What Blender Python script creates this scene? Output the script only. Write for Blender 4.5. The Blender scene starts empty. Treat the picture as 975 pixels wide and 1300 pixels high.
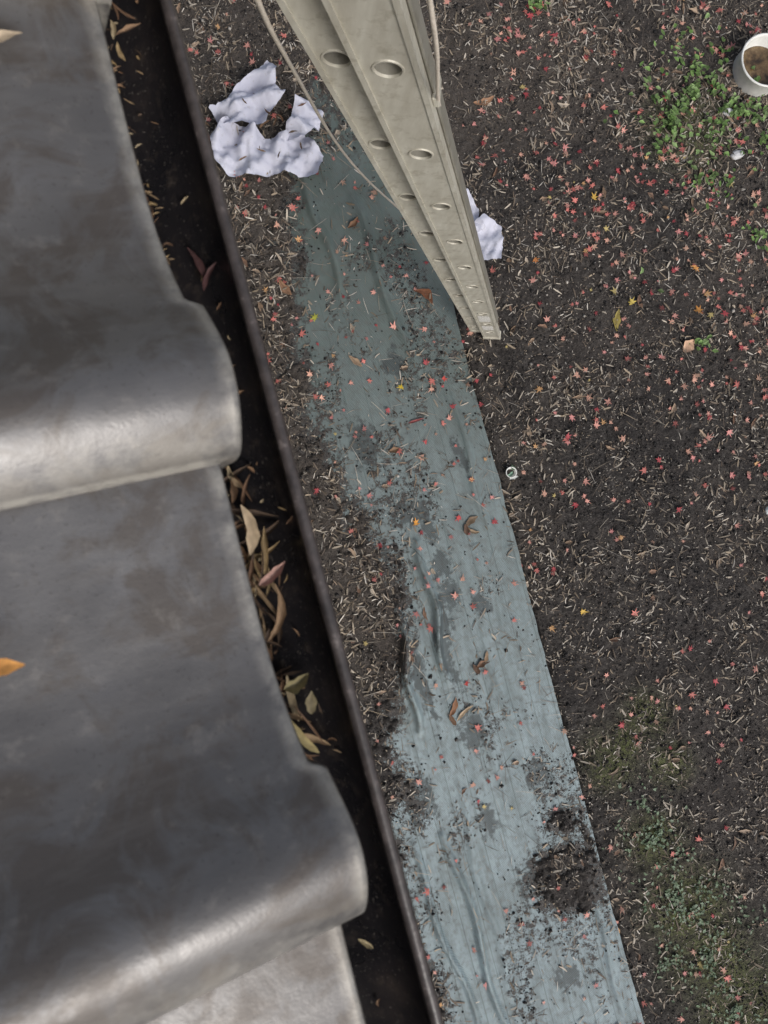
import bpy, math, numpy as np
from mathutils import Vector, Matrix
rng=np.random.default_rng(7)
scene=bpy.context.scene
scene.view_settings.view_transform='Standard'
scene.view_settings.look='None'
scene.view_settings.exposure=0

# ---------------------------------------------------------------- helpers
def vnoise(x,y,seed=0):
    x=np.asarray(x,float);y=np.asarray(y,float)
    xi=np.floor(x).astype(np.int64);yi=np.floor(y).astype(np.int64)
    xf=x-xi;yf=y-yi
    xf=xf*xf*(3-2*xf);yf=yf*yf*(3-2*yf)
    def h(a,b):
        n=(a*374761393+b*668265263+seed*974711)&0x7fffffff
        n=((n^(n>>13))*1274126177)&0x7fffffff
        n=(n^(n>>16))
        return (n&0xffff)/65535.0
    return (h(xi,yi)*(1-xf)+h(xi+1,yi)*xf)*(1-yf)+(h(xi,yi+1)*(1-xf)+h(xi+1,yi+1)*xf)*yf
def fbm(x,y,seed=0,o=4):
    s=0;a=.5;t=0
    for i in range(o):
        s=s+a*vnoise(x*2**i,y*2**i,seed+i*17);t+=a;a*=.5
    return s/t
def sstep(x,a,b):
    t=np.clip((x-a)/(b-a),0,1);return t*t*(3-2*t)
def mesh_obj(name,verts,faces,mat=None,smooth=False,parent=None):
    me=bpy.data.meshes.new(name)
    me.from_pydata([tuple(map(float,v)) for v in verts],[],[tuple(map(int,f)) for f in faces])
    if smooth: me.polygons.foreach_set('use_smooth',[True]*len(me.polygons))
    me.update()
    ob=bpy.data.objects.new(name,me);scene.collection.objects.link(ob)
    if mat: me.materials.append(mat)
    if parent: ob.parent=parent
    return ob
def fast_mesh(name,V,F,col=None,mat=None,smooth=False):
    me=bpy.data.meshes.new(name)
    V=np.asarray(V,np.float32);F=np.asarray(F,np.int32);k=F.shape[1]
    me.vertices.add(len(V));me.vertices.foreach_set('co',V.ravel())
    me.loops.add(F.size);me.loops.foreach_set('vertex_index',F.ravel())
    me.polygons.add(len(F));me.polygons.foreach_set('loop_start',np.arange(0,F.size,k,dtype=np.int32))
    me.polygons.foreach_set('loop_total',np.full(len(F),k,np.int32))
    if smooth: me.polygons.foreach_set('use_smooth',np.ones(len(F),bool))
    me.update(calc_edges=True)
    if col is not None:
        a=me.attributes.new('Col','FLOAT_COLOR','POINT')
        a.data.foreach_set('color',np.concatenate([col,np.ones((len(V),1))],1).astype(np.float32).ravel())
    ob=bpy.data.objects.new(name,me);scene.collection.objects.link(ob)
    if mat: me.materials.append(mat)
    return ob
def add_attr(ob,name,vals):
    a=ob.data.attributes.new(name,'FLOAT','POINT');a.data.foreach_set('value',np.asarray(vals,np.float32).ravel())
def grid(xs,ys):
    X,Y=np.meshgrid(xs,ys)
    nx,ny=len(xs),len(ys)
    i=np.arange((ny-1)*nx).reshape(ny-1,nx)[:,:-1].ravel()
    F=np.stack([i,i+1,i+1+nx,i+nx],1)
    return X.ravel(),Y.ravel(),F
class NT:
    def __init__(s,name):
        s.m=bpy.data.materials.new(name);s.m.use_nodes=True;s.n=s.m.node_tree.nodes;s.l=s.m.node_tree.links
        s.b=s.n['Principled BSDF'];s.tc=s.n.new('ShaderNodeTexCoord')
    def noise(s,scale,detail=4,rough=.55,vec=None,dist=0):
        n=s.n.new('ShaderNodeTexNoise');n.inputs['Scale'].default_value=scale;n.inputs['Detail'].default_value=detail
        n.inputs['Roughness'].default_value=rough;n.inputs['Distortion'].default_value=dist
        s.l.new(vec or s.tc.outputs['Object'],n.inputs['Vector']);return n.outputs['Fac']
    def mapv(s,sc):
        n=s.n.new('ShaderNodeMapping');n.inputs['Scale'].default_value=sc;s.l.new(s.tc.outputs['Object'],n.inputs['Vector']);return n.outputs[0]
    def ramp(s,f,stops):
        r=s.n.new('ShaderNodeValToRGB');e=r.color_ramp.elements
        while len(e)<len(stops): e.new(.5)
        for k,(p,c) in enumerate(stops):
            e[k].position=p
            if isinstance(c,(int,float)): c=(c,c,c)
            e[k].color=(*c,1)
        s.l.new(f,r.inputs[0]);return r.outputs[0]
    def mix(s,f,a,b,mode='MIX'):
        n=s.n.new('ShaderNodeMix');n.data_type='RGBA';n.blend_type=mode
        if isinstance(f,(int,float)): n.inputs[0].default_value=f
        else: s.l.new(f,n.inputs[0])
        for k,v in ((6,a),(7,b)):
            if isinstance(v,tuple): n.inputs[k].default_value=(*v,1)
            else: s.l.new(v,n.inputs[k])
        return n.outputs[2]
    def math(s,op,a,b=0.0,c=None):
        n=s.n.new('ShaderNodeMath');n.operation=op
        for k,v in enumerate((a,b,c)):
            if v is None: continue
            if isinstance(v,(int,float)): n.inputs[k].default_value=v
            else: s.l.new(v,n.inputs[k])
        return n.outputs[0]
    def attr(s,name,col=False):
        n=s.n.new('ShaderNodeAttribute');n.attribute_name=name;return n.outputs['Color' if col else 'Fac']
    def bump(s,h,dist=.002,st=1,prev=None):
        n=s.n.new('ShaderNodeBump');n.inputs['Distance'].default_value=dist;n.inputs['Strength'].default_value=st
        s.l.new(h,n.inputs['Height'])
        if prev: s.l.new(prev,n.inputs['Normal'])
        return n.outputs[0]
    def set(s,col=None,rough=None,met=None,nrm=None,spec=None):
        for k,v in (('Base Color',col),('Roughness',rough),('Metallic',met),('Normal',nrm),('Specular IOR Level',spec)):
            if v is None: continue
            if isinstance(v,tuple): s.b.inputs[k].default_value=(*v,1)
            elif isinstance(v,(int,float)): s.b.inputs[k].default_value=v
            else: s.l.new(v,s.b.inputs[k])
        return s.m
def empty(name):
    e=bpy.data.objects.new(name,None);scene.collection.objects.link(e);return e

# ---------------------------------------------------------------- materials
def mat_soil():
    t=NT('soil')
    n2=t.noise(45,4,.72);n3=t.noise(220,2,.7);n4=t.noise(7,3,.6)
    c=t.ramp(n2,[(.3,(.014,.013,.014)),(.48,(.041,.038,.037)),(.64,(.095,.088,.083)),(.8,(.24,.22,.20))])
    c=t.mix(t.math('MULTIPLY',t.ramp(n4,[(.42,0),(.62,1)]),.6),c,(.021,.020,.022))
    c=t.mix(t.math('MULTIPLY',t.attr('litter'),.5),c,t.ramp(n3,[(.3,(.055,.046,.04)),(.6,(.18,.152,.128)),(.8,(.38,.34,.29))]))
    mm=t.math('MULTIPLY',t.attr('moss'),t.ramp(n2,[(.36,0),(.58,1)]))
    c=t.mix(mm,c,t.ramp(n3,[(.3,(.075,.088,.032)),(.7,(.185,.205,.08))]))
    h=t.math('ADD',n2,t.math('MULTIPLY',n3,.5))
    return t.set(c,.95,0,t.bump(h,.02,1),.2)
def mat_sheet():
    t=NT('weed_sheet')
    s=t.n.new('ShaderNodeSeparateXYZ');t.l.new(t.tc.outputs['Object'],s.inputs[0])
    n1=t.noise(4,4,.6);n2=t.noise(26,4,.7);n3=t.noise(150,2,.7);st=t.noise(1,4,.65,t.mapv((28,4,1)))
    c=t.mix(t.attr('algae'),(.305,.378,.40),(.080,.104,.090))
    c=t.mix(t.math('MULTIPLY',t.ramp(n1,[(.35,0),(.65,1)]),.4),c,(.155,.19,.19))
    c=t.mix(t.math('MULTIPLY',t.ramp(st,[(.42,0),(.66,1)]),.5),c,(.10,.125,.122))
    w1=t.math('SINE',t.math('MULTIPLY',s.outputs[0],2*math.pi/.009))
    w2=t.math('SINE',t.math('MULTIPLY',s.outputs[1],2*math.pi/.012))
    wv=t.math('MULTIPLY',w1,w2)
    c=t.mix(t.math('MULTIPLY',t.ramp(wv,[(.1,0),(.8,1)]),.36),c,(.085,.115,.115))
    ln=t.math('PINGPONG',t.math('ADD',s.outputs[0],.013),.055)
    c=t.mix(t.math('MULTIPLY',t.math('LESS_THAN',ln,.0026),.45),c,(.07,.10,.095))
    c=t.mix(t.math('MULTIPLY',t.ramp(n2,[(.46,0),(.68,1)]),.5),c,(.105,.105,.096))
    we=t.math('ADD',t.attr('wet'),t.math('MULTIPLY',t.math('SUBTRACT',n2,.5),1.2))
    we=t.math('ADD',we,t.math('MULTIPLY',t.math('SUBTRACT',st,.5),.7))
    c=t.mix(t.math('MULTIPLY',t.ramp(we,[(.38,0),(.56,1)]),.72),c,(.038,.046,.048))
    d=t.math('ADD',t.attr('dirt'),t.math('MULTIPLY',t.math('SUBTRACT',n2,.5),1.7))
    d=t.math('ADD',d,t.math('MULTIPLY',t.math('SUBTRACT',n3,.5),1.0))
    dm=t.ramp(d,[(.44,0),(.60,1)])
    c=t.mix(dm,c,t.ramp(n3,[(.3,(.018,.016,.016)),(.55,(.055,.049,.045)),(.75,(.16,.14,.12))]))
    b=t.bump(wv,.0014,.7);b=t.bump(t.math('ADD',t.math('MULTIPLY',n1,.6),t.math('MULTIPLY',dm,t.math('MULTIPLY',n3,.25))),.02,.8,b)
    return t.set(c,.5,0,b,.45)
def mat_tile():
    t=NT('smoked_clay_tile')
    n1=t.noise(8,3,.6);n2=t.noise(60,4,.7);n3=t.noise(420,2,.6);n4=t.noise(20,4,.68,dist=.6);n5=t.noise(1,4,.6,t.mapv((18,90,18)))
    c=t.ramp(n1,[(.3,(.082,.079,.079)),(.5,(.105,.101,.100)),(.7,(.135,.132,.133))])
    c=t.mix(t.math('MULTIPLY',t.ramp(n4,[(.47,0),(.60,1)]),.65),c,(.066,.052,.041))
    c=t.mix(t.math('MULTIPLY',t.ramp(n5,[(.5,0),(.7,1)]),.25),c,(.17,.165,.16))
    c=t.mix(t.math('MULTIPLY',t.ramp(n2,[(.58,0),(.68,1)]),.25),c,(.22,.205,.19))
    c=t.mix(t.math('MULTIPLY',t.ramp(n3,[(.63,0),(.70,1)]),.35),c,(.04,.034,.03))
    ed=t.math('MULTIPLY',t.attr('edge'),t.ramp(t.math('ADD',t.math('MULTIPLY',n2,.6),t.math('MULTIPLY',n4,.4)),[(.38,.1),(.56,1)]))
    c=t.mix(ed,c,(.42,.40,.355))  # pale lichen along the free edge, plus edge light painted into the colour
    r=t.ramp(t.math('ADD',t.math('MULTIPLY',n4,.55),t.math('MULTIPLY',n2,.45)),[(.36,.30),(.64,.52)])
    return t.set(c,r,.36,t.bump(t.math('ADD',n2,t.math('MULTIPLY',n3,.4)),.0007,.35),.6)
def mat_gutter(rim=False):
    t=NT('dark_gutter_rim' if rim else 'dark_gutter')
    n1=t.noise(14,4,.65);n2=t.noise(90,3,.7);n3=t.noise(400,2,.6)
    if rim:
        c=t.ramp(n2,[(.3,(.034,.029,.028)),(.6,(.07,.058,.055)),(.8,(.2,.172,.16))])
        return t.set(c,.36,0,t.bump(n2,.001,.4))
    c=t.ramp(n1,[(.3,(.011,.011,.013)),(.55,(.020,.018,.020)),(.75,(.042,.034,.032))])
    c=t.mix(t.math('MULTIPLY',t.ramp(n2,[(.55,0),(.75,1)]),.4),c,(.10,.08,.065))
    c=t.mix(t.math('MULTIPLY',t.ramp(n3,[(.64,0),(.72,1)]),.5),c,(.2,.18,.16))
    return t.set(c,t.ramp(n1,[(.3,.2),(.7,.42)]),0,t.bump(n2,.001,.3))
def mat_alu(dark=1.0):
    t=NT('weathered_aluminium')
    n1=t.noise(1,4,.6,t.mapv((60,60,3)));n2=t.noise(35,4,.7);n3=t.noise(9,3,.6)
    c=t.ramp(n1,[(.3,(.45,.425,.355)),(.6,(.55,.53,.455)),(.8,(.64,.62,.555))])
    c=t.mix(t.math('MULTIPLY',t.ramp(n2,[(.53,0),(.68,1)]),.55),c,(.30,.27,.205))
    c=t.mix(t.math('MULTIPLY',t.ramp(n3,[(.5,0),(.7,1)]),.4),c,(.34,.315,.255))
    if dark<1: c=t.mix(1-dark,c,(.03,.028,.024))  # darkened copy; puts the shade of the rung holes into the colour
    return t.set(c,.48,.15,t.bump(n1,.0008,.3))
def mat_vcol(name,rough=.8,var=.35):
    t=NT(name);n=t.noise(160,3,.7);c=t.attr('Col',True)
    c=t.mix(1.0,c,t.ramp(n,[(.25,1-var),(.75,1.0)]),'MULTIPLY')
    return t.set(c,rough,0,None,.3)
def mat_simple(name,ramp,scale=40,rough=.6,bump=.001):
    t=NT(name);n=t.noise(scale,4,.65)
    return t.set(t.ramp(n,ramp),rough,0,t.bump(n,bump,.5))
M_soil=mat_soil();M_sheet=mat_sheet();M_tile=mat_tile();M_gut=mat_gutter();M_rim=mat_gutter(True)
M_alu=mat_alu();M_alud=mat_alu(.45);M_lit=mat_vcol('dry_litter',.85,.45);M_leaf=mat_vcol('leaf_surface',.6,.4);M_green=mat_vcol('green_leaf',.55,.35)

# ---------------------------------------------------------------- masks over the ground (metres)
YL=np.array([-6,-2.63,-1.81,-1.38,-1.0,-.78,-.6,-.45,-.26,.07,.53,1.11,1.51,1.9,2.2,2.6])
XL=np.array([-.1,-.05,.0,.06,.12,.20,.31,.36,.30,.20,.11,.15,.24,.36,.48,.9])
def dirt(x,y):
    b=np.interp(y,YL,XL)+(fbm(x*7,y*5,3)-.5)*.30
    d=sstep(b-x,-.24,.14)
    d=np.maximum(d,1.0*np.exp(-(((x-.80)/.25)**2+((y+2.12)/.24)**2)**1.5)*(.64+.75*fbm(x*14,y*14,9)))
    d=np.maximum(d,.9*np.exp(-(((x-.86)/.15)**2+((y+1.82)/.12)**2)))
    d=np.maximum(d,.85*np.exp(-(((x-.96)/.05)**2+((y+2.05)/.45)**2)))
    d=np.maximum(d,sstep(y,1.45,2.35)*.85*(.4+.9*fbm(x*7,y*7,21)))
    d=np.maximum(d,.46*sstep(fbm(x*5,y*3,31),.50,.70))
    d=np.maximum(d,.5*np.exp(-(((x-.5)/.12)**2+((y-.05)/.15)**2)))
    return np.clip(d,0,1)
def litter(x,y):
    l=.22+.45*sstep(fbm(x*1.7,y*1.7,5),.4,.65)*0.6
    l=np.maximum(l,sstep(.45-x,0,.25)*sstep(y,-1.3,-.5))
    l=np.maximum(l,sstep(y+.25*(fbm(x*3,y*3,8)-.5),1.25,2.0)*sstep(2.9-x,0,.9)*.95)
    l=np.maximum(l,sstep(x+.3*(fbm(x*2,y*2,12)-.5),2.15,2.6)*sstep(y,-1.0,.8)*.75)
    l=np.maximum(l,.42*sstep(-y,.3,1.5)*sstep(x,1,1.2))
    return l
def moss(x,y):
    m=0
    for cx,cy,r in ((1.44,-1.42,.13),(1.19,-1.58,.15),(1.28,-1.52,.1),(1.5,-1.7,.12),(1.4,-2.45,.24),(1.32,-2.07,.16),(1.45,-2.75,.25),(1.55,-3.0,.26),(2.5,1.6,.22)):
        m=np.maximum(m,np.exp(-(((x-cx)**2+(y-cy)**2)/r**2)**1.3))
    return m*(.35+.85*fbm(x*9,y*9,55))
def gheight(x,y):
    h=(fbm(x*6,y*6,1)-.5)*.03+(fbm(x*28,y*28,2,3)-.5)*.028
    ins=sstep(x,-.14,-.07)*sstep(-x,-1.02,-.99)*sstep(-y,-2.5,-2.3)*sstep(y,-6.2,-6)
    hu=-.028+.046*sstep(dirt(x,y)+(fbm(x*40,y*40,77,3)-.5)*.9,.45,.95)+(fbm(x*28,y*28,2,3)-.5)*.016
    return h*(1-ins)+hu*ins
def spread(a,b,st,far):
    core=np.arange(a,b+1e-6,st);e=[];d=st
    p=0
    while p<far: d*=1.35;p+=d;e.append(p)
    e=np.array(e);return np.concatenate([a-e[::-1],core,b+e])
X,Y,F=grid(spread(-.45,3.45,.0125,150),spread(-3.5,3.1,.0125,150))
near=sstep(-np.maximum(np.abs(X-1.5),np.abs(Y)),-6,-4)
V=np.stack([X,Y,gheight(X,Y)*near],1)
ground=fast_mesh('ground',V,F,None,M_soil,True)
add_attr(ground,'litter',litter(X,Y));add_attr(ground,'moss',moss(X,Y))
X,Y,F=grid(np.arange(-.09,1.0001,.01),np.arange(-5.5,2.36,.0125))
def ridge(x,y,p0,p1,w,h):
    p0=np.array(p0);p1=np.array(p1);d=p1-p0;L=np.hypot(*d)
    t=np.clip(((x-p0[0])*d[0]+(y-p0[1])*d[1])/L**2,0,1)
    wob=.018*np.sin(t*9+p0[0]*20)
    q=np.hypot(x-p0[0]-t*d[0]-wob,y-p0[1]-t*d[1])
    return h*np.exp(-(q/w)**2)*np.sin(np.pi*np.clip(t,.03,.97))**.5
def sheet_z(X,Y):
    Z=.002+.010*(fbm(X*3,Y*1.5,41)-.5)+.007*(fbm(X*14,Y*8,42)-.5)
    for p0,p1,w,h in (((.30,-.50),(.24,-1.15),.018,.085),((.50,-.20),(.46,-.95),.018,.056),((.24,-1.7),(.30,-2.9),.015,.055),((.05,-1.7),(.16,-2.8),.013,.050),
                      ((.36,-1.5),(.36,-2.6),.02,.018),((.86,.6),(.88,-.3),.02,.016),((.62,1.7),(.72,.6),.02,.024),((.4,1.9),(.45,1.1),.02,.024),((.7,-.6),(.74,-1.6),.03,.014),((.90,-2.0),(.93,-3.2),.014,.020)):
        Z=Z+ridge(X,Y,p0,p1,w,h)
    return Z
Z=sheet_z(X,Y)
edge=.020*(fbm(Y*6,Y*0,60)-.5)
X2=X+edge*(X>.9)
sheet=fast_mesh('weed_control_sheet',np.stack([X2,Y,Z],1),F,None,M_sheet,True)
add_attr(sheet,'dirt',dirt(X,Y)*.95)
add_attr(sheet,'algae',np.clip(sstep(Y,-1.6,1.5)*1.0+(fbm(X*2,Y*2,71)-.5)*.3,0,1))
wet=0
Xw=X+.10*(fbm(X*8,Y*8,61)-.5);Yw=Y+.14*(fbm(X*8,Y*8,62)-.5)
for cx,cy,rx,ry in ((.22,.02,.07,.1),(.50,-.02,.18,.12),(.58,-.12,.07,.15),(.30,-.2,.08,.08),(.83,.18,.035,.12),(.57,-.52,.1,.14),(.73,-.6,.07,.07),(.54,-1.22,.12,.15),(.48,-1.7,.09,.14),(.15,-1.5,.12,.2),(.5,-.75,.06,.3),(.33,-.9,.05,.3),(.63,.75,.08,.1),(.8,-1.55,.10,.12),(.6,-.33,.08,.12),(.35,.35,.1,.2),(.62,-2.05,.1,.15),(.7,-2.6,.1,.1)):
    wet=np.maximum(wet,np.exp(-(((Xw-cx)/rx)**2+((Yw-cy)/ry)**2)))
add_attr(sheet,'wet',wet*.74)

def surf(x,y):
    g=gheight(x,y)
    ins=(x>-.09)&(x<1.0)&(y<2.35)
    return np.where(ins,np.maximum(g,sheet_z(x,y)),g)
# ---------------------------------------------------------------- scattered litter
def rotv(a,x,y): return np.cos(a)*x-np.sin(a)*y,np.sin(a)*x+np.cos(a)*y
def sample(n,dens,x0=-.25,x1=3.3,y0=-3.35,y1=2.95):
    ox=[];oy=[];c=0
    while c<n:
        x=rng.uniform(x0,x1,n*2);y=rng.uniform(y0,y1,n*2)
        k=rng.random(n*2)<dens(x,y);ox.append(x[k]);oy.append(y[k]);c+=k.sum()
    return np.concatenate(ox)[:n],np.concatenate(oy)[:n]
def on_sheet(x,y): return ((x>-.09)&(x<1.0)&(y<2.35)).astype(float)
def clump(x,y,s=6,seed=33): return .18+1.0*sstep(fbm(x*s,y*s,seed),.38,.62)
def d_straw(x,y):
    s=on_sheet(x,y);d=dirt(x,y)
    return np.clip((litter(x,y)*(1-s)+s*(.05+d*litter(x,y)*.9))*clump(x,y),0,1)
def strips(n,dens,l0,l1,w0,w1,pal,seg=3,zup=.004):
    x,y=sample(n,dens);a=rng.uniform(0,2*np.pi,n);L=rng.uniform(l0,l1,n)*rng.uniform(.5,1,n);Wd=rng.uniform(w0,w1,n)
    bend=rng.normal(0,.25,n)/np.maximum(L,.02)*.03;tilt=rng.normal(0,.16,n)
    z0=surf(x,y)+zup*rng.random(n)+.001
    V=[];
    for k in range(seg+1):
        t=k/seg-.5;px=t*L;py=bend*L*(t*t);wd=Wd*(1-1.1*abs(t))*.5
        pz=z0+np.abs(tilt)*L*.5+tilt*px+rng.normal(0,.0012,n)
        for sgn in (-1,1):
            qx,qy=rotv(a,px,py+sgn*wd);V.append(np.stack([x+qx,y+qy,pz+sgn*wd*.3],1))
    V=np.stack(V,1).reshape(-1,3);m=2*(seg+1)
    f=np.array([[2*k,2*k+1,2*k+3,2*k+2] for k in range(seg)])
    F=(np.arange(n)[:,None,None]*m+f[None]).reshape(-1,4)
    pal=np.array(pal);c=pal[rng.integers(0,len(pal),n)]*rng.uniform(.5,1.25,(n,1));C=np.repeat(c,m,0)
    return V,F,C
tan=[(.36,.305,.24),(.52,.46,.38),(.20,.16,.125),(.37,.30,.22),(.13,.105,.085),(.64,.59,.52),(.26,.20,.15),(.44,.39,.33)]
def join(parts):
    off=0;Vs=[];Fs=[];Cs=[]
    for V,F,C in parts: Vs.append(V);Fs.append(F+off);Cs.append(C);off+=len(V)
    return np.concatenate(Vs),np.concatenate(Fs),np.concatenate(Cs)
def d_base(x,y):
    s=on_sheet(x,y);return np.clip(np.where(s>0,.05+.8*dirt(x,y)**1.6,.75)*clump(x,y,9,44),0,1)
parts=[strips(12500,d_straw,.02,.06,.003,.0075,tan),strips(3800,d_straw,.03,.07,.006,.012,tan[:4]),strips(30000,d_base,.005,.020,.0018,.0050,tan,2),
       strips(1300,lambda x,y:np.where(on_sheet(x,y)>0,.4,.25),.05,.16,.0015,.003,tan,4)]
V,F,C=join(parts);fast_mesh('dry_leaf_litter',V,F,C,M_lit)
n=54000
x,y=sample(n,lambda x,y:np.clip(np.where(on_sheet(x,y)>0,.04+.9*dirt(x,y)**1.6,.8)*clump(x,y,11,45),0,1))
r=rng.uniform(.0015,.0060,n)*np.where(rng.random(n)<.06,2.0,1)
dirs=np.array([(1,0,0),(0,1,0),(-1,0,0),(0,-1,0),(0,0,1),(0,0,-1)],float)
V=dirs[None]*r[:,None,None]*rng.uniform(.6,1.3,(n,6,1));V+=rng.normal(0,.0006,V.shape)
a=rng.uniform(0,6.28,n);vx,vy=rotv(a[:,None],V[...,0],V[...,1]);V=np.stack([vx+x[:,None],vy+y[:,None],V[...,2]*.8+(surf(x,y)+r*.4)[:,None]],2).reshape(-1,3)
f=np.array([[0,1,4],[1,2,4],[2,3,4],[3,0,4],[1,0,5],[2,1,5],[3,2,5],[0,3,5]])
F=(np.arange(n)[:,None,None]*6+f[None]).reshape(-1,3)
pal=np.array([(.026,.024,.024),(.046,.042,.040),(.019,.018,.018),(.085,.077,.07),(.17,.15,.135),(.42,.39,.35)])
c=pal[rng.choice(6,n,p=[.26,.26,.24,.12,.07,.05])]*rng.uniform(.7,1.3,(n,1))
fast_mesh('soil_crumbs',V,F,np.repeat(c,6,0),M_lit)
# maple leaves : seven-lobed outlines
def maple(px,py,size,cols,pz=None,curl=.25):
    n=len(px);k=14
    ang=[];rad=[]
    lob=[(-150,.5),(-105,.78),(-55,.94),(0,1.0),(55,.94),(105,.78),(150,.5)]
    for i,(d,rr) in enumerate(lob):
        ang+= [d,d+26 if i<6 else 180];rad+=[rr,.36 if i<6 else .18]
    ang=np.radians(np.array(ang));rad=np.array(rad)
    a0=rng.uniform(0,6.28,n)
    R=rad[None]*size[:,None]*rng.uniform(.75,1.15,(n,k));A=ang[None]+rng.normal(0,.08,(n,k))
    lx=np.cos(A)*R;ly=np.sin(A)*R*rng.uniform(.55,1,(n,1))
    lz=curl*rng.uniform(-.3,1.3,(n,1))*R**2/size[:,None]+rng.normal(0,.07,(n,k))*size[:,None]
    tx=rng.normal(0,.18,(n,1));ty=rng.normal(0,.18,(n,1));lz=lz+tx*lx+ty*ly
    z1=np.zeros((n,1))
    lx=np.concatenate([z1,lx],1);ly=np.concatenate([z1,ly],1);lz=np.concatenate([z1,lz],1)
    qx,qy=rotv(a0[:,None],lx,ly)
    z=(surf(px,py)+.006 if pz is None else pz)
    lz=lz-np.minimum(lz.min(1,keepdims=True)*.7,0)
    V=np.stack([qx+px[:,None],qy+py[:,None],lz+z[:,None]],2).reshape(-1,3)
    f=np.array([[0,1+i,1+(i+1)%k] for i in range(k)])
    F=(np.arange(n)[:,None,None]*(k+1)+f[None]).reshape(-1,3)
    C=np.repeat(cols,k+1,0)*rng.uniform(.8,1.12,(n*(k+1),1))
    return V,F,C
def d_maple(x,y):
    s=on_sheet(x,y)
    d=.15+.6*sstep(y,-.9,.3)*sstep(x,1.2,1.9)+.3*sstep(x,1.9,2.6)*sstep(y,-2,-.5)
    d=d*(.35+1.1*sstep(fbm(x*2.2,y*2.2,90),.35,.65))
    return np.where(s>0,.12+.12*sstep(y,-1.2,.3),np.where(x<0.3,.2,d))
n=1550
x,y=sample(n,d_maple)
pal=np.array([(.62,.20,.17),(.70,.34,.28),(.44,.08,.09),(.72,.40,.30),(.66,.28,.26),(.72,.42,.20),(.55,.44,.18),(.28,.09,.08),(.42,.26,.19)])
c=pal[rng.choice(9,n,p=[.22,.18,.14,.12,.15,.05,.03,.06,.05])]*rng.uniform(.7,1.15,(n,1))
P=[maple(x,y,rng.uniform(.014,.033,n),c)]
sp=[(.62,.61,.03,(.75,.55,.06)),(.51,-.10,.035,(.85,.40,.08)),(.275,1.07,.035,(.5,.5,.08)),(1.25,-.785,.035,(.75,.5,.1)),(.74,-.13,.03,(.5,.06,.06)),(.55,-.98,.032,(.6,.08,.07)),
    (.85,.6,.03,(.65,.1,.08)),(.67,.30,.02,(.55,.05,.06)),(2.3,.62,.045,(.75,.35,.1)),(2.35,.85,.04,(.85,.4,.12)),(1.9,1.35,.035,(.7,.45,.1)),(1.95,.75,.035,(.65,.5,.12)),(1.5,1.1,.03,(.75,.3,.1))]
P.append(maple(np.array([s[0] for s in sp]),np.array([s[1] for s in sp]),np.array([s[2] for s in sp]),np.array([s[3] for s in sp])))
V,F,C=join(P);fast_mesh('fallen_maple_leaves',V,F,C,M_leaf)
def broad(px,py,pz,L,W,ang,cols,roll=.35,seg=8,droop=0.1,across=4):
    Vs=[];Fs=[];Cs=[];off=0
    for i in range(len(px)):
        b=rng.normal(0,.4);rl=roll*rng.uniform(.3,2.0);tw=rng.normal(0,.5);ph=rng.uniform(0,6)
        for k in range(seg+1):
            t=k/seg;w=W[i]*math.sin(math.pi*(.04+.93*t**.85))*.5*(1+.18*math.sin(t*13+ph))
            for j in range(across+1):
                s=j/across*2-1
                lx=(t-.5)*L[i];ly=s*w+b*L[i]*(t-.5)**2
                lz=rl*abs(s)**1.5*w*1.6+droop*L[i]*(2*(t-.5))**2*.5+.25*w*math.sin(t*9+i)*s+tw*(t-.5)*s*w
                c,sn=math.cos(ang[i]),math.sin(ang[i])
                Vs.append((px[i]+c*lx-sn*ly,py[i]+sn*lx+c*ly,pz[i]+lz));Cs.append(np.array(cols[i])*(.75 if j==across//2 else 1)*rng.uniform(.75,1.15))
        for k in range(seg):
            for j in range(across):
                a=off+k*(across+1)+j;Fs.append((a,a+1,a+across+2,a+across+1))
        off+=(seg+1)*(across+1)
    return np.array(Vs),np.array(Fs),np.array(Cs)
bl=[(.875,1.06,.12,.045,2.3,(.24,.10,.05)),(.80,-.16,.08,.035,.4,(.2,.14,.09)),(.76,-.20,.06,.03,1.5,(.16,.10,.07)),(.79,-.22,.07,.02,2.5,(.35,.26,.17)),(.46,-1.08,.10,.03,1.0,(.30,.15,.08)),(.50,-1.12,.12,.02,.5,(.5,.38,.25)),(.43,-1.14,.07,.025,1.9,(.22,.13,.08)),
    (.66,-.90,.08,.03,.2,(.24,.14,.09)),(.62,-.92,.06,.03,1.9,(.16,.10,.07)),(.69,-.87,.06,.02,1.2,(.35,.24,.15)),(.5,.3,.06,.03,.1,(.24,.15,.09)),(.65,.42,.09,.014,0.05,(.28,.07,.07)),(1.85,.68,.12,.04,1.2,(.35,.28,.08)),(1.1,2.05,.11,.04,.3,(.33,.18,.1)),
    (1.45,1.98,.12,.04,0.1,(.38,.21,.12)),(.16,1.25,.1,.04,2,(.3,.17,.1)),(.6,1.5,.08,.03,.6,(.25,.14,.08)),(2.2,.45,.09,.06,.6,(.7,.45,.3)),(.42,.8,.09,.03,2.2,(.38,.27,.18))]
bx=np.array([b[0] for b in bl]);by=np.array([b[1] for b in bl])
A=broad(bx,by,surf(bx,by)+.004,[b[2] for b in bl],[b[3] for b in bl],[b[4] for b in bl],[b[5] for b in bl])
n=300;x,y=sample(n,d_straw)
pal=np.array([(.36,.25,.17),(.26,.16,.11),(.44,.33,.24),(.18,.12,.08),(.5,.42,.33)])
B=broad(x,y,surf(x,y)+.003,rng.uniform(.03,.08,n),rng.uniform(.010,.026,n),rng.uniform(0,6.28,n),pal[rng.integers(0,5,n)]*rng.uniform(.7,1.2,(n,1)))
V,F,C=join([A,B]);fast_mesh('brown_broad_leaves',V,F,C,M_leaf,True)
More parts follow.
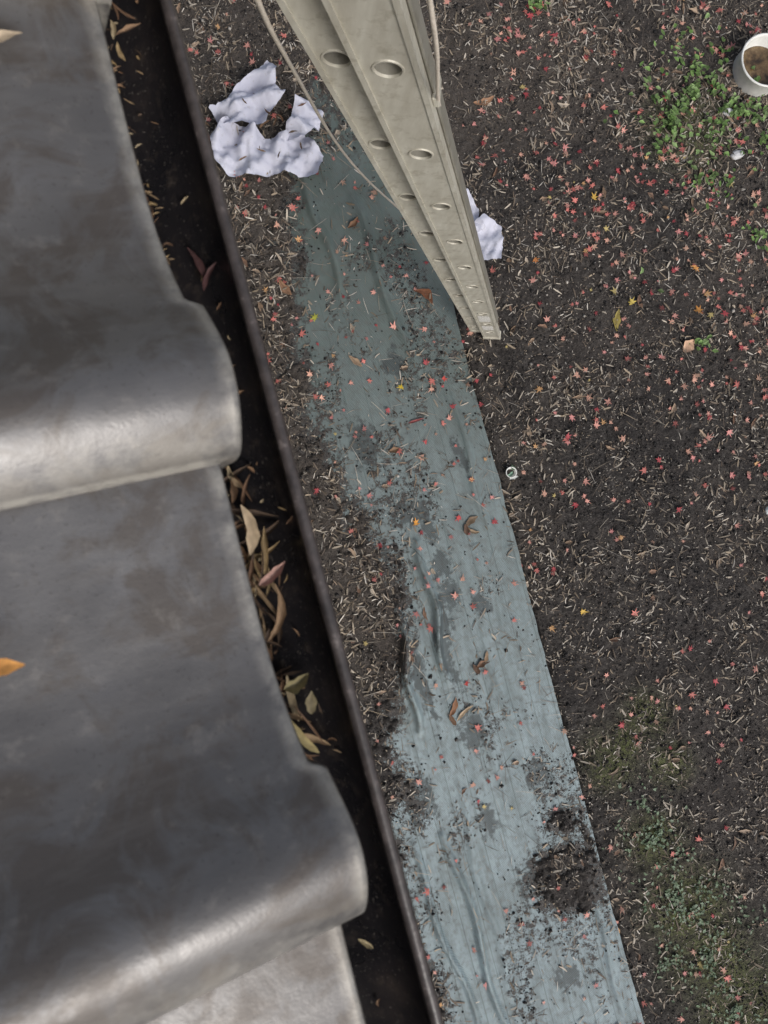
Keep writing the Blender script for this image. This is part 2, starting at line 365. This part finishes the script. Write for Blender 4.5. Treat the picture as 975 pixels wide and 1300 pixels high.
# ---------------------------------------------------------------- low green plants
def leaflets(pts,n,s0,s1,hmax,pal,thr=.46):
    px=[];py=[]
    for (cx,cy,rr,w) in pts:
        m=int(n*w);a=rng.uniform(0,6.28,m);q=rr*np.abs(rng.normal(0,.65,m));px.append(cx+np.cos(a)*q);py.append(cy+np.sin(a)*q)
    px=np.concatenate(px);py=np.concatenate(py)
    k=fbm(px*14,py*14,88,2)>thr;px=px[k];py=py[k];m=len(px);pz=surf(px,py)+rng.uniform(.004,hmax,m)
    return broad(px,py,pz,rng.uniform(s0,s1,m),rng.uniform(s0,s1,m)*.6,rng.uniform(0,6.28,m),np.array(pal)[rng.integers(0,len(pal),m)]*rng.uniform(.6,1.2,(m,1)),.3,4,.1,2)
g1=[(.16,.28,.075),(.24,.39,.12),(.12,.19,.06),(.29,.42,.17)]
V,F,C=leaflets([(2.62,1.83,.30,.4),(2.42,1.66,.2,.18),(2.8,1.62,.25,.24),(2.95,1.5,.2,.15),(2.60,1.3,.18,.06),(2.75,.95,.14,.05),(1.87,2.42,.05,.045),(2.1,.85,.06,.02),(2.25,.45,.06,.02)],950,.018,.042,.05,g1)
fast_mesh('ground_weeds',V,F,C,M_green,True)
g2=[(.15,.22,.12),(.21,.29,.18),(.11,.17,.09),(.27,.35,.24)]
V,F,C=leaflets([(1.40,-2.4,.25,.3),(1.45,-2.75,.2,.2),(1.31,-2.05,.18,.12),(1.5,-3.05,.2,.16),(1.62,-2.6,.18,.12),(1.2,-2.7,.14,.06),(1.3,-1.85,.12,.05)],1300,.012,.026,.02,g2)
fast_mesh('clover_patch',V,F,C,M_green,True)

# ---------------------------------------------------------------- roof tiles
roof=empty('tiled_roof')
S=math.radians(24);cs,sn=math.cos(S),math.sin(S);XE,ZE=-.0435,3.548
PT=.270
cp=[(-.018,-.001),(0,0),(.05,-.003),(.1,-.004),(.13,-.001),(.155,.006),(.178,.017),(.196,.029),(.212,.038),(.226,.0405),(.240,.0375),(.252,.031),(.262,.0235),(.2675,.018),(.2690,.013),(.2695,.008),(.2695,-.004)]
cc=np.array(cp)
seg=np.concatenate([[0],np.cumsum(np.hypot(*np.diff(cc,axis=0).T))])
u=np.linspace(0,seg[-1],120);pc=np.interp(u,seg,cc[:,0]);pn=np.interp(u,seg,cc[:,1])
ker=np.array([1,4,6,4,1])/16
for _ in range(4):
    pc[2:-2]=np.convolve(pc,ker,'valid');pn[2:-2]=np.convolve(pn,ker,'valid')
def tile(k,row,eave):
    y0=.0508+PT*k+(.010 if k>1 else 0)
    al=np.concatenate([np.linspace(-.262,-.012,22),[-.008,-.005]])
    ext=.0085*sstep(pc,.175,.182) if eave else np.zeros_like(pc)
    rows=[];ed=[];jitter=rng.normal(0,.0008);jy=rng.normal(0,.0004)
    for a in al:
        rows.append((a+ext*sstep(np.array(a),-.03,-.008),pn+.075*a+jitter));ed.append(.8*sstep(np.array(a),-.010,-.006)*np.ones_like(pc)*.6)
    r=.0030
    for th in np.radians([15,35,55,75,90]):
        rows.append((ext-.003+r*np.sin(th),pn-r*(1-np.cos(th))+jitter));ed.append(np.full_like(pc,.5 if th<.8 else .05))  # painted light line on the lip, fading down its face
    drop=.028 if eave else .016
    rows.append((ext+.0002,pn-drop+jitter));ed.append(np.zeros_like(pc))
    rows.append((ext-.012,pn-drop+jitter));ed.append(np.zeros_like(pc))
    V=[];E=[]
    for (a,nn),e in zip(rows,ed):
        a=a+np.zeros_like(pc)-.235*row
        V.append(np.stack([XE+a*cs+nn*sn,y0-pc+jy,ZE-a*sn+nn*cs],1))
        E.append(np.maximum(e,np.maximum(.36*sstep(pc,.240,.262),.9*sstep(pc,.2650,.2688))))
    nb=len(pc);na=len(rows);V=np.concatenate(V);E=np.concatenate(E)
    i=np.arange((na-1)*nb).reshape(na-1,nb)[:,:-1].ravel()
    F=np.stack([i,i+nb,i+nb+1,i+1],1)
    return V,F,E
Vs=[];Fs=[];Es=[];off=0
for row in range(0,9):
    for k in range(-8,9):
        V,F,E=tile(k,row,row==0);Vs.append(V);Fs.append(F+off);Es.append(E);off+=len(V)
tl=fast_mesh('roof_tiles',np.concatenate(Vs),np.concatenate(Fs),None,M_tile,True);add_attr(tl,'edge',np.concatenate(Es));tl.parent=roof
M_wood=mat_simple('old_wood',[(.3,(.05,.035,.025)),(.7,(.11,.08,.055))],30,.8)
def box(name,x0,x1,y0,y1,z0,z1,mat,parent=None):
    v=[(x,y,z) for z in (z0,z1) for y in (y0,y1) for x in (x0,x1)]
    return mesh_obj(name,v,[(0,2,3,1),(4,5,7,6),(0,1,5,4),(2,6,7,3),(0,4,6,2),(1,3,7,5)],mat,parent=parent)
def slab(a0,a1,n0,n1,name):
    v=[]
    for y in (-2.3,2.4):
        for a,nn in ((a0,n0),(a1,n0),(a1,n1),(a0,n1)): v.append((XE+a*cs+nn*sn,y,ZE-a*sn+nn*cs))
    return mesh_obj(name,v,[(0,1,2,3),(7,6,5,4),(0,4,5,1),(1,5,6,2),(2,6,7,3),(3,7,4,0)],M_wood,parent=roof)
slab(-2.15,-.085,-.085,-.052,'roof_deck')
box('fascia_board',-.150,-.128,-2.3,2.4,3.40,3.50,M_wood,roof)
wall=empty('house_wall')
M_wall=mat_simple('plaster',[(.3,(.42,.39,.33)),(.7,(.5,.47,.4))],12,.9)
box('plaster_wall',-.95,-.80,-2.3,2.4,.3,3.62,M_wall,wall)
box('concrete_footing',-.97,-.78,-2.32,2.42,-.05,.298,mat_simple('concrete',[(.3,(.25,.25,.24)),(.7,(.35,.34,.32))],20,.9),wall)

# ---------------------------------------------------------------- rain gutter
gut=empty('rain_gutter')
RG=.056;gx=-.062;gz=3.488
ys=np.linspace(-2.3,2.4,60);V=[];
angs=np.radians(np.linspace(180,360,28))
for yy in ys:
    for a in angs: V.append((gx+RG*math.cos(a),yy,gz+RG*1.05*math.sin(a)))
nb=len(angs);i=np.arange((len(ys)-1)*nb).reshape(-1,nb)[:,:-1].ravel()
F=np.stack([i,i+nb,i+nb+1,i+1],1)
g=fast_mesh('gutter_trough',np.array(V),F,None,M_gut,True);g.parent=gut
so=g.modifiers.new('th','SOLIDIFY');so.thickness=.0025;so.offset=1
def tube(name,pts,r,mat,parent=None,seg=8):
    pts=[Vector(p) for p in pts];V=[];F=[];prev=None
    for i,p in enumerate(pts):
        t=(pts[min(i+1,len(pts)-1)]-pts[max(i-1,0)]).normalized()
        a=t.cross(Vector((.13,.2,1)) if abs(t.z)<.95 else Vector((1,.2,0))).normalized()
        if prev is not None and a.dot(prev)<0: a=-a
        prev=a;b=t.cross(a)
        for j in range(seg):
            th=2*math.pi*j/seg;V.append(p+a*r*math.cos(th)+b*r*math.sin(th))
    for i in range(len(pts)-1):
        for j in range(seg):
            F.append((i*seg+j,i*seg+(j+1)%seg,(i+1)*seg+(j+1)%seg,(i+1)*seg+j))
    F.append(tuple(range(seg))[::-1]);F.append(tuple((len(pts)-1)*seg+j for j in range(seg)))
    return mesh_obj(name,V,F,mat,True,parent)
tube('gutter_rim_bead',[(gx+RG-.0004,y,gz+.001+.0004*math.sin(y*17)) for y in np.linspace(-2.3,2.4,80)],.0044,M_rim,gut)
tube('gutter_back_bead',[(gx-RG,y,gz+.001) for y in np.linspace(-2.3,2.4,10)],.003,M_rim,gut)
def gz_at(x): return gz-RG*1.05*math.sqrt(max(0,1-((x-gx)/RG)**2))
L=[]
def gl(x,y,l,w,a,c,dz=.0): L.append((x,y,l,w,a,c,dz))
palg=[(.42,.30,.18),(.32,.20,.12),(.52,.42,.27),(.22,.13,.08),(.47,.34,.18),(.12,.08,.055)]
for _ in range(75):
    yy=rng.uniform(-.155,.055);gl(-.052+rng.normal(0,.007),yy,rng.uniform(.010,.038),rng.uniform(.0012,.006),rng.uniform(-.6,.6)+math.pi/2*(rng.random()<.75),palg[rng.integers(0,6)],rng.uniform(0,.02))
for _ in range(120):
    yy=rng.uniform(.17,.47);gl(-.057+rng.normal(0,.004),yy,rng.uniform(.003,.010),rng.uniform(.0008,.0022),rng.uniform(0,3.1),palg[rng.integers(0,6)],rng.uniform(.01,.04))
for _ in range(14):
    yy=rng.uniform(.34,.41);gl(-.042+rng.normal(0,.005),yy,rng.uniform(.010,.022),rng.uniform(.0015,.004),rng.uniform(0,3.1),palg[rng.integers(0,5)],rng.uniform(.03,.05))
for _ in range(110):
    yy=rng.uniform(-.4,.45);gl(-.055+rng.normal(0,.02),yy,rng.uniform(.003,.009),rng.uniform(.0008,.0026),rng.uniform(0,3.1),palg[rng.integers(0,6)],0)
gl(-.036,-.022,.024,.007,.5,(.52,.32,.27),.03);gl(-.042,.012,.035,.009,1.5,(.62,.48,.32),.03);gl(-.038,-.05,.04,.006,1.2,(.42,.28,.17),.02)
gl(-.041,-.293,.013,.004,2.3,(.6,.5,.3),.01);gl(-.046,-.135,.032,.006,2.0,(.6,.5,.25),.03);gl(-.04,-.10,.020,.010,.3,(.36,.31,.17),.02);gl(-.034,-.115,.016,.008,1.3,(.3,.25,.15),.02)
gl(-.032,.205,.028,.005,1.8,(.10,.05,.05),.004);gl(-.028,.195,.024,.004,.9,(.12,.06,.06),.004)
q=broad([l[0] for l in L],[l[1] for l in L],[gz_at(l[0])+.003+l[6] for l in L],[l[2] for l in L],[l[3] for l in L],[l[4] for l in L],[l[5] for l in L],.5,6)
o=fast_mesh('gutter_leaves',*q[:2],q[2],M_leaf,True)
q=broad([-.168,-.100,-.104],[-.024,.298,.306],[3.614,3.576,3.579],[.034,.030,.026],[.010,.007,.006],[-.15,.4,1.2],[(.76,.36,.10),(.5,.40,.28),(.42,.32,.2)],.3,8)
fast_mesh('leaf_on_tile',*q[:2],q[2],M_leaf,True)

# ---------------------------------------------------------------- aluminium ladder (closed, seen on the stiles)
lad=empty('aluminium_ladder')
foot=Vector((1.121,.772,.012));d=Vector((-.2962,-.0618,.9759)).normalized()
w=Vector((.955,-.297,0));w=(w-d*w.dot(d)).normalized();nrm=w.cross(d).normalized()
if nrm.dot(Vector((0,0,4))-(foot+d*2))<0: nrm=-nrm
def LP(a,b,c): return foot+w*a+d*b+nrm*c
def stile(name,a0,a1,c0,c1,b0,nr,first,pitch,b1):
    V=[];F=[];T=32
    ac=(a0+a1)/2;hw=(a1-a0)/2
    cuts=[b0]+[first+pitch*(i+.5)-pitch for i in range(1,nr)]+[b1]
    for i in range(nr):
        lo,hi=cuts[i],cuts[i+1];bc=first+pitch*i;o=len(V)
        corners=[math.atan2(y-bc,x-ac)%(2*math.pi) for x in (a0,a1) for y in (lo,hi)]
        th=sorted([k*2*math.pi/T+.01 for k in range(T)]+corners)
        m=len(th)
        for t in th:
            cx,sy=math.cos(t),math.sin(t)
            s=min((hw/abs(cx)) if abs(cx)>1e-6 else 1e9,((hi-bc)/sy) if sy>1e-6 else (((lo-bc)/sy) if sy<-1e-6 else 1e9))
            V.append(LP(ac+cx*s,bc+sy*s,c1))
        for kk,(sc,cc_) in enumerate(((1.16,c1),(1.11,c1+.0018),(1.0,c1+.0018),(.96,c1-.002),(.96,c0+.004))):
            for t in th: V.append(LP(ac+math.cos(t)*.0190*sc,bc+math.sin(t)*.0230*sc,cc_))
        for q_ in range(5):
            for j in range(m):
                F.append((o+q_*m+j,o+q_*m+(j+1)%m,o+(q_+1)*m+(j+1)%m,o+(q_+1)*m+j))
        F.append(tuple(o+5*m+j for j in range(m)))
    ob=mesh_obj(name,V,F,M_alu,False,lad)
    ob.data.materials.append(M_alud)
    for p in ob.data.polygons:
        if (p.center-foot).dot(nrm)<c1-.0025: p.material_index=1  # shade inside the rung holes, painted with the darkened aluminium
    s=[];f=[]
    def bar(x0,x1,z0,z1,lo,hi):
        o=len(s)
        for bb in (lo,hi):
            for (x_,z_) in ((x0,z0),(x1,z0),(x1,z1),(x0,z1)): s.append(LP(x_,bb,z_))
        f.extend([(o,o+1,o+2,o+3),(o+7,o+6,o+5,o+4),(o,o+4,o+5,o+1),(o+1,o+5,o+6,o+2),(o+2,o+6,o+7,o+3),(o+3,o+7,o+4,o)])
    bar(a0-.0025,a0,c0,c1+.003,b0,b1);bar(a1,a1+.0025,c0,c1+.003,b0,b1);bar(a0,a1,c0-.002,c0,b0,b1)
    bar(a0,a0+.006,c1+.0003,c1+.003,b0,b1);bar(a1-.006,a1,c1+.0003,c1+.003,b0,b1)
    bar(a0,a1,c0,c1-.001,b0,b0+.004)
    mesh_obj(name+'_flanges',s,f,M_alu,False,lad)
TOP=4.25
stile('stile_front',.0,.080,-.012,.016,.0,13,.262,.320,TOP)
stile('stile_rear',-.068,-.004,-.036,-.010,.06,13,.236,.320,TOP)
M_rub=mat_simple('black_rubber',[(.3,(.02,.02,.02)),(.7,(.05,.05,.05))],50,.8)
def lbox(name,a0,a1,b0,b1,c0,c1,mat):
    v=[LP(a,b,c) for c in (c0,c1) for b in (b0,b1) for a in (a0,a1)]
    o=mesh_obj(name,v,[(0,2,3,1),(4,5,7,6),(0,1,5,4),(2,6,7,3),(0,4,6,2),(1,3,7,5)],mat,parent=lad)
    bv=o.modifiers.new('b','BEVEL');bv.width=.002;bv.segments=2
lbox('foot_front',-.006,.086,-.014,.035,-.02,.022,M_alu);lbox('foot_rear',-.072,-.008,.045,.085,-.042,-.006,M_alu)
lbox('foot_pad_front',.0,.080,-.03,-.0145,-.018,.02,M_rub);lbox('foot_pad_rear',-.066,-.012,.030,.0445,-.038,-.010,M_rub)
M_lab=mat_simple('label',[(.42,(.5,.48,.44)),(.55,(.80,.79,.76))],160,.5)
lbox('safety_label_upper',.014,.064,.66,.83,.0165,.0172,M_lab);lbox('safety_label_lower',.014,.064,.36,.50,.0165,.0172,M_lab)
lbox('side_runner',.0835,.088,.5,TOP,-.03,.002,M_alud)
lbox('clamp_side',.0830,.092,3.0,3.03,-.03,.01,M_alu)
M_rope=mat_simple('rope_fibre',[(.3,(.48,.42,.34)),(.7,(.68,.62,.54))],200,.8)
def spline(pts,n=60):
    P=np.array(pts,float);t=np.linspace(0,len(P)-1,n);out=[]
    for tt in t:
        i=min(int(tt),len(P)-2);f=tt-i
        p0=P[max(i-1,0)];p1=P[i];p2=P[i+1];p3=P[min(i+2,len(P)-1)]
        out.append(.5*((2*p1)+(-p0+p2)*f+(2*p0-5*p1+4*p2-p3)*f*f+(-p0+3*p1-3*p2+p3)*f**3))
    return out
tube('pull_rope',spline([(-.01,.50,3.7),(.050,.53,3.42),(.082,.551,3.2),(.149,.71,2.8),(.278,.875,2.2),(.405,.935,1.8),(.57,.90,1.5),(.72,.86,1.2),(.86,.86,.7)]),.0032,M_rope,lad)
tube('side_rope',spline([(.20,.43,3.4),(.254,.462,3.2),(.332,.56,2.9),(.426,.661,2.6),(.505,.70,2.3),(.612,.79,2.0),(.72,.83,1.6),(.855,.93,1.2),(.94,.9,.9)]),.0028,M_rope,lad)

# ---------------------------------------------------------------- crumpled white cloths, built as creased facets
from mathutils.geometry import delaunay_2d_cdt
def crumple(polys,seed,step):
    r=np.random.default_rng(seed);Vs=[];Fs=[];off=0
    for pi,(poly,base,amp) in enumerate(polys):
        P=[Vector(p) for p in poly];m=len(P);bd=[]
        for i in range(m):
            a,b=P[i],P[(i+1)%m];k=max(1,int((b-a).length/step))
            for j in range(k):
                q=a.lerp(b,j/k);q=q+Vector(r.normal(0,step*.15,2)) if j else q
                bd.append(q)
        nb=len(bd);edges=[(i,(i+1)%nb) for i in range(nb)]
        x0=min(p.x for p in P);x1=max(p.x for p in P);y0=min(p.y for p in P);y1=max(p.y for p in P)
        dirs=[(r.uniform(0,3.14),r.uniform(.09,.20),r.uniform(0,1),r.uniform(.5,1)) for _ in range(4)]
        dirs+=[(r.uniform(0,3.14),r.uniform(.04,.06),r.uniform(0,1),.25) for _ in range(2)]
        inner=[]
        yy=y0
        while yy<y1:
            xx=x0
            while xx<x1:
                inner.append(Vector((xx+r.normal(0,step*.32),yy+r.normal(0,step*.32))));xx+=step
            yy+=step
        co,ed,fa,_,_,_=delaunay_2d_cdt(bd+inner,edges,[list(range(nb))],2,1e-5)
        cx=np.array([c.x for c in co]);cy=np.array([c.y for c in co])
        wx=cx+.05*(fbm(cx*7,cy*7,seed+3)-.5);wy=cy+.05*(fbm(cx*7,cy*7,seed+4)-.5)
        z=np.zeros(len(co));hm=0
        for a,per,ph,wt in dirs:
            s=((wx*math.cos(a)+wy*math.sin(a))/per+ph)%1;z=z+wt*np.abs(2*s-1);hm+=wt
        z=base+amp*(z/hm)*2.0-amp*.6+r.normal(0,amp*.022,len(co))
        z=np.maximum(z,surf(cx,cy)+.004)
        Vs.append(np.stack([cx,cy,z],1))
        for f in fa:
            if len(f)==3: Fs.append([i+off for i in f])
        off+=len(co)
    return np.concatenate(Vs),np.array(Fs)
def cloth(name,polys,seed,step=.013):
    V,F=crumple(polys,seed,step)
    t=NT(name+'_fabric');n2=t.noise(30,4,.7)
    c=t.mix(t.math('MULTIPLY',t.ramp(n2,[(.56,0),(.68,1)]),.35),(.52,.53,.62),(.27,.25,.23))
    m=t.set(c,.7,0,t.bump(n2,.003,.5));ob=fast_mesh(name,V,F,None,m,False)
    return ob
cloth('crumpled_white_cloth',[
 ([(-.01,2.09),(.10,2.14),(.20,2.10),(.26,2.03),(.36,2.01),(.46,2.02),(.50,1.93),(.53,1.86),(.47,1.765),(.37,1.80),(.26,1.83),(.14,1.84),(.03,1.875),(-.02,1.96)],.015,.095),
 ([(.02,2.20),(.12,2.24),(.22,2.31),(.37,2.385),(.41,2.34),(.38,2.25),(.42,2.20),(.33,2.14),(.28,2.07),(.20,2.09),(.08,2.10)],.045,.105),
 ([(.40,2.06),(.46,2.15),(.54,2.14),(.58,2.05),(.53,1.98),(.42,1.95),(.33,1.98)],.06,.10)],3)
cloth('crumpled_white_cloth',[
 ([(1.15,1.50),(1.22,1.53),(1.26,1.42),(1.24,1.30),(1.18,1.30)],.02,.05),
 ([(1.20,1.35),(1.27,1.38),(1.35,1.30),(1.33,1.19),(1.30,1.13),(1.19,1.15),(1.16,1.24)],.02,.06)],8)
bx=np.array([.27,.33,.36,.22,.48,.42,.30,.12,.3,.2,.4]);by=np.array([2.05,2.05,2.06,1.92,2.1,1.9,2.10,1.90,1.88,2.18,1.98])
q=broad(bx,by,[.13]*11,[.07,.06,.05,.05,.05,.04,.05,.05,.04,.04,.05],[.012,.01,.012,.008,.01,.01,.01,.01,.008,.008,.01],[.4,1,2,2.6,.2,1.5,2.2,.3,1,2,0],[(.2,.12,.07),(.12,.07,.04),(.18,.1,.06),(.3,.2,.12),(.2,.1,.06),(.15,.1,.07),(.1,.06,.04),(.25,.16,.1),(.1,.07,.05),(.2,.13,.08),(.12,.08,.05)])
fast_mesh('debris_on_cloth',*q[:2],q[2],M_leaf,True)
# ---------------------------------------------------------------- white bucket
bk=empty('white_bucket')
M_white=mat_simple('white_plastic',[(.3,(.62,.62,.58)),(.7,(.75,.75,.72))],20,.4)
def lathe(name,prof,cx,cy,mat,parent,n=64,cap=False):
    V=[];F=[]
    for r_,z_ in prof:
        for j in range(n): V.append((cx+r_*math.cos(2*math.pi*j/n),cy+r_*math.sin(2*math.pi*j/n),z_))
    for i in range(len(prof)-1):
        for j in range(n): F.append((i*n+j,i*n+(j+1)%n,(i+1)*n+(j+1)%n,(i+1)*n+j))
    if cap: F.append(tuple(range((len(prof)-1)*n,len(prof)*n)))
    return mesh_obj(name,V,F,mat,True,parent)
bcx,bcy=2.985,1.825
lathe('bucket_shell',[(.136,-.03),(.139,.10),(.141,.102),(.146,.105),(.148,.110),(.146,.115),(.140,.116),(.136,.112),(.134,.10),(.118,-.02),(.0,-.02)],bcx,bcy,M_white,bk)
lathe('muddy_water',[(.1275,.035),(.06,.034),(.001,.034)],bcx,bcy,mat_simple('muddy_water',[(.3,(.03,.02,.012)),(.5,(.11,.07,.035)),(.75,(.26,.19,.10))],18,.25,.006),bk,cap=True)
def rock(name,cx,cy,r,cols,seed,flat=.6):
    n=14;V=[];F=[]
    for i in range(n+1):
        ph=math.pi*i/n
        for j in range(20):
            t_=2*math.pi*j/20;q_=r*(1+.7*(float(fbm(np.array(math.cos(t_)*math.sin(ph)*1.6+5),np.array(math.sin(t_)*math.sin(ph)*1.6+3+math.cos(ph)),seed))-.5))
            V.append((cx+q_*math.sin(ph)*math.cos(t_),cy+q_*math.sin(ph)*math.sin(t_)*.8,float(surf(np.array(cx),np.array(cy)))+r*.2+q_*flat*math.cos(ph)))
    for i in range(n):
        for j in range(20): F.append((i*20+j,(i+1)*20+j,(i+1)*20+(j+1)%20,i*20+(j+1)%20))
    return mesh_obj(name,V,F,mat_simple(name+'_stone',[(.3,cols[0]),(.7,cols[1])],40,.8),True)
rock('pale_stone',2.75,1.40,.035,((.4,.4,.4),(.6,.6,.62)),1)
rock('pale_stone',2.76,1.64,.03,((.5,.5,.5),(.7,.7,.7)),4)
rock('pale_stone',2.41,-.53,.03,((.5,.52,.52),(.7,.72,.72)),7)
rock('pale_stone',2.8,.1,.02,((.4,.4,.4),(.6,.6,.6)),9)
pot=empty('small_white_container')
lathe('container_body',[(.02,.0),(.027,.03),(.030,.032),(.030,.036),(.025,.035),(.019,.006),(.0,.005)],1.065,.03,M_white,pot,24)
q=broad([1.06,1.08,1.07],[.02,.05,.0],[.03,.03,.03],[.04,.035,.05],[.018,.02,.015],[.5,2,3.2],[(.25,.4,.3),(.1,.18,.1),(.7,.72,.7)])
o=fast_mesh('container_contents',*q[:2],q[2],M_leaf,True);o.parent=pot

# ---------------------------------------------------------------- light, world
sund=Vector((.25,-.95,1.0)).normalized()
wd=bpy.data.worlds.new('World');scene.world=wd;wd.use_nodes=True
nt=wd.node_tree;bg=nt.nodes['Background'];sky=nt.nodes.new('ShaderNodeTexSky');sky.sky_type='NISHITA';sky.sun_disc=False
sky.sun_elevation=math.asin(sund.z);sky.sun_rotation=math.atan2(sund.x,sund.y)
sky.air_density=1.0;sky.dust_density=4.0;sky.ozone_density=1.0
hs=nt.nodes.new('ShaderNodeHueSaturation');hs.inputs['Saturation'].default_value=.55
nt.links.new(sky.outputs[0],hs.inputs['Color']);nt.links.new(hs.outputs[0],bg.inputs[0]);bg.inputs[1].default_value=.15
sl=bpy.data.lights.new('sun','SUN');sl.energy=1.5;sl.angle=math.radians(16);sl.color=(1,.97,.93)
so=bpy.data.objects.new('sun',sl);scene.collection.objects.link(so);so.rotation_euler=sund.to_track_quat('Z','Y').to_euler()
# ---------------------------------------------------------------- camera
cd=bpy.data.cameras.new('camera');cam=bpy.data.objects.new('camera',cd);scene.collection.objects.link(cam)
cx=Vector((.962,-.256,.0875)).normalized();cy=Vector((.255,.966,.0232));cy=(cy-cx*cy.dot(cx)).normalized();cz=cx.cross(cy)
cam.matrix_world=Matrix(((cx.x,cy.x,cz.x,0),(cx.y,cy.y,cz.y,0),(cx.z,cy.z,cz.z,4.0),(0,0,0,1)))
cd.sensor_fit='HORIZONTAL';cd.sensor_width=36;cd.lens=36.04;cd.clip_start=.02;cd.clip_end=1000
cd.dof.use_dof=True;cd.dof.focus_distance=2.2;cd.dof.aperture_fstop=18
scene.camera=cam
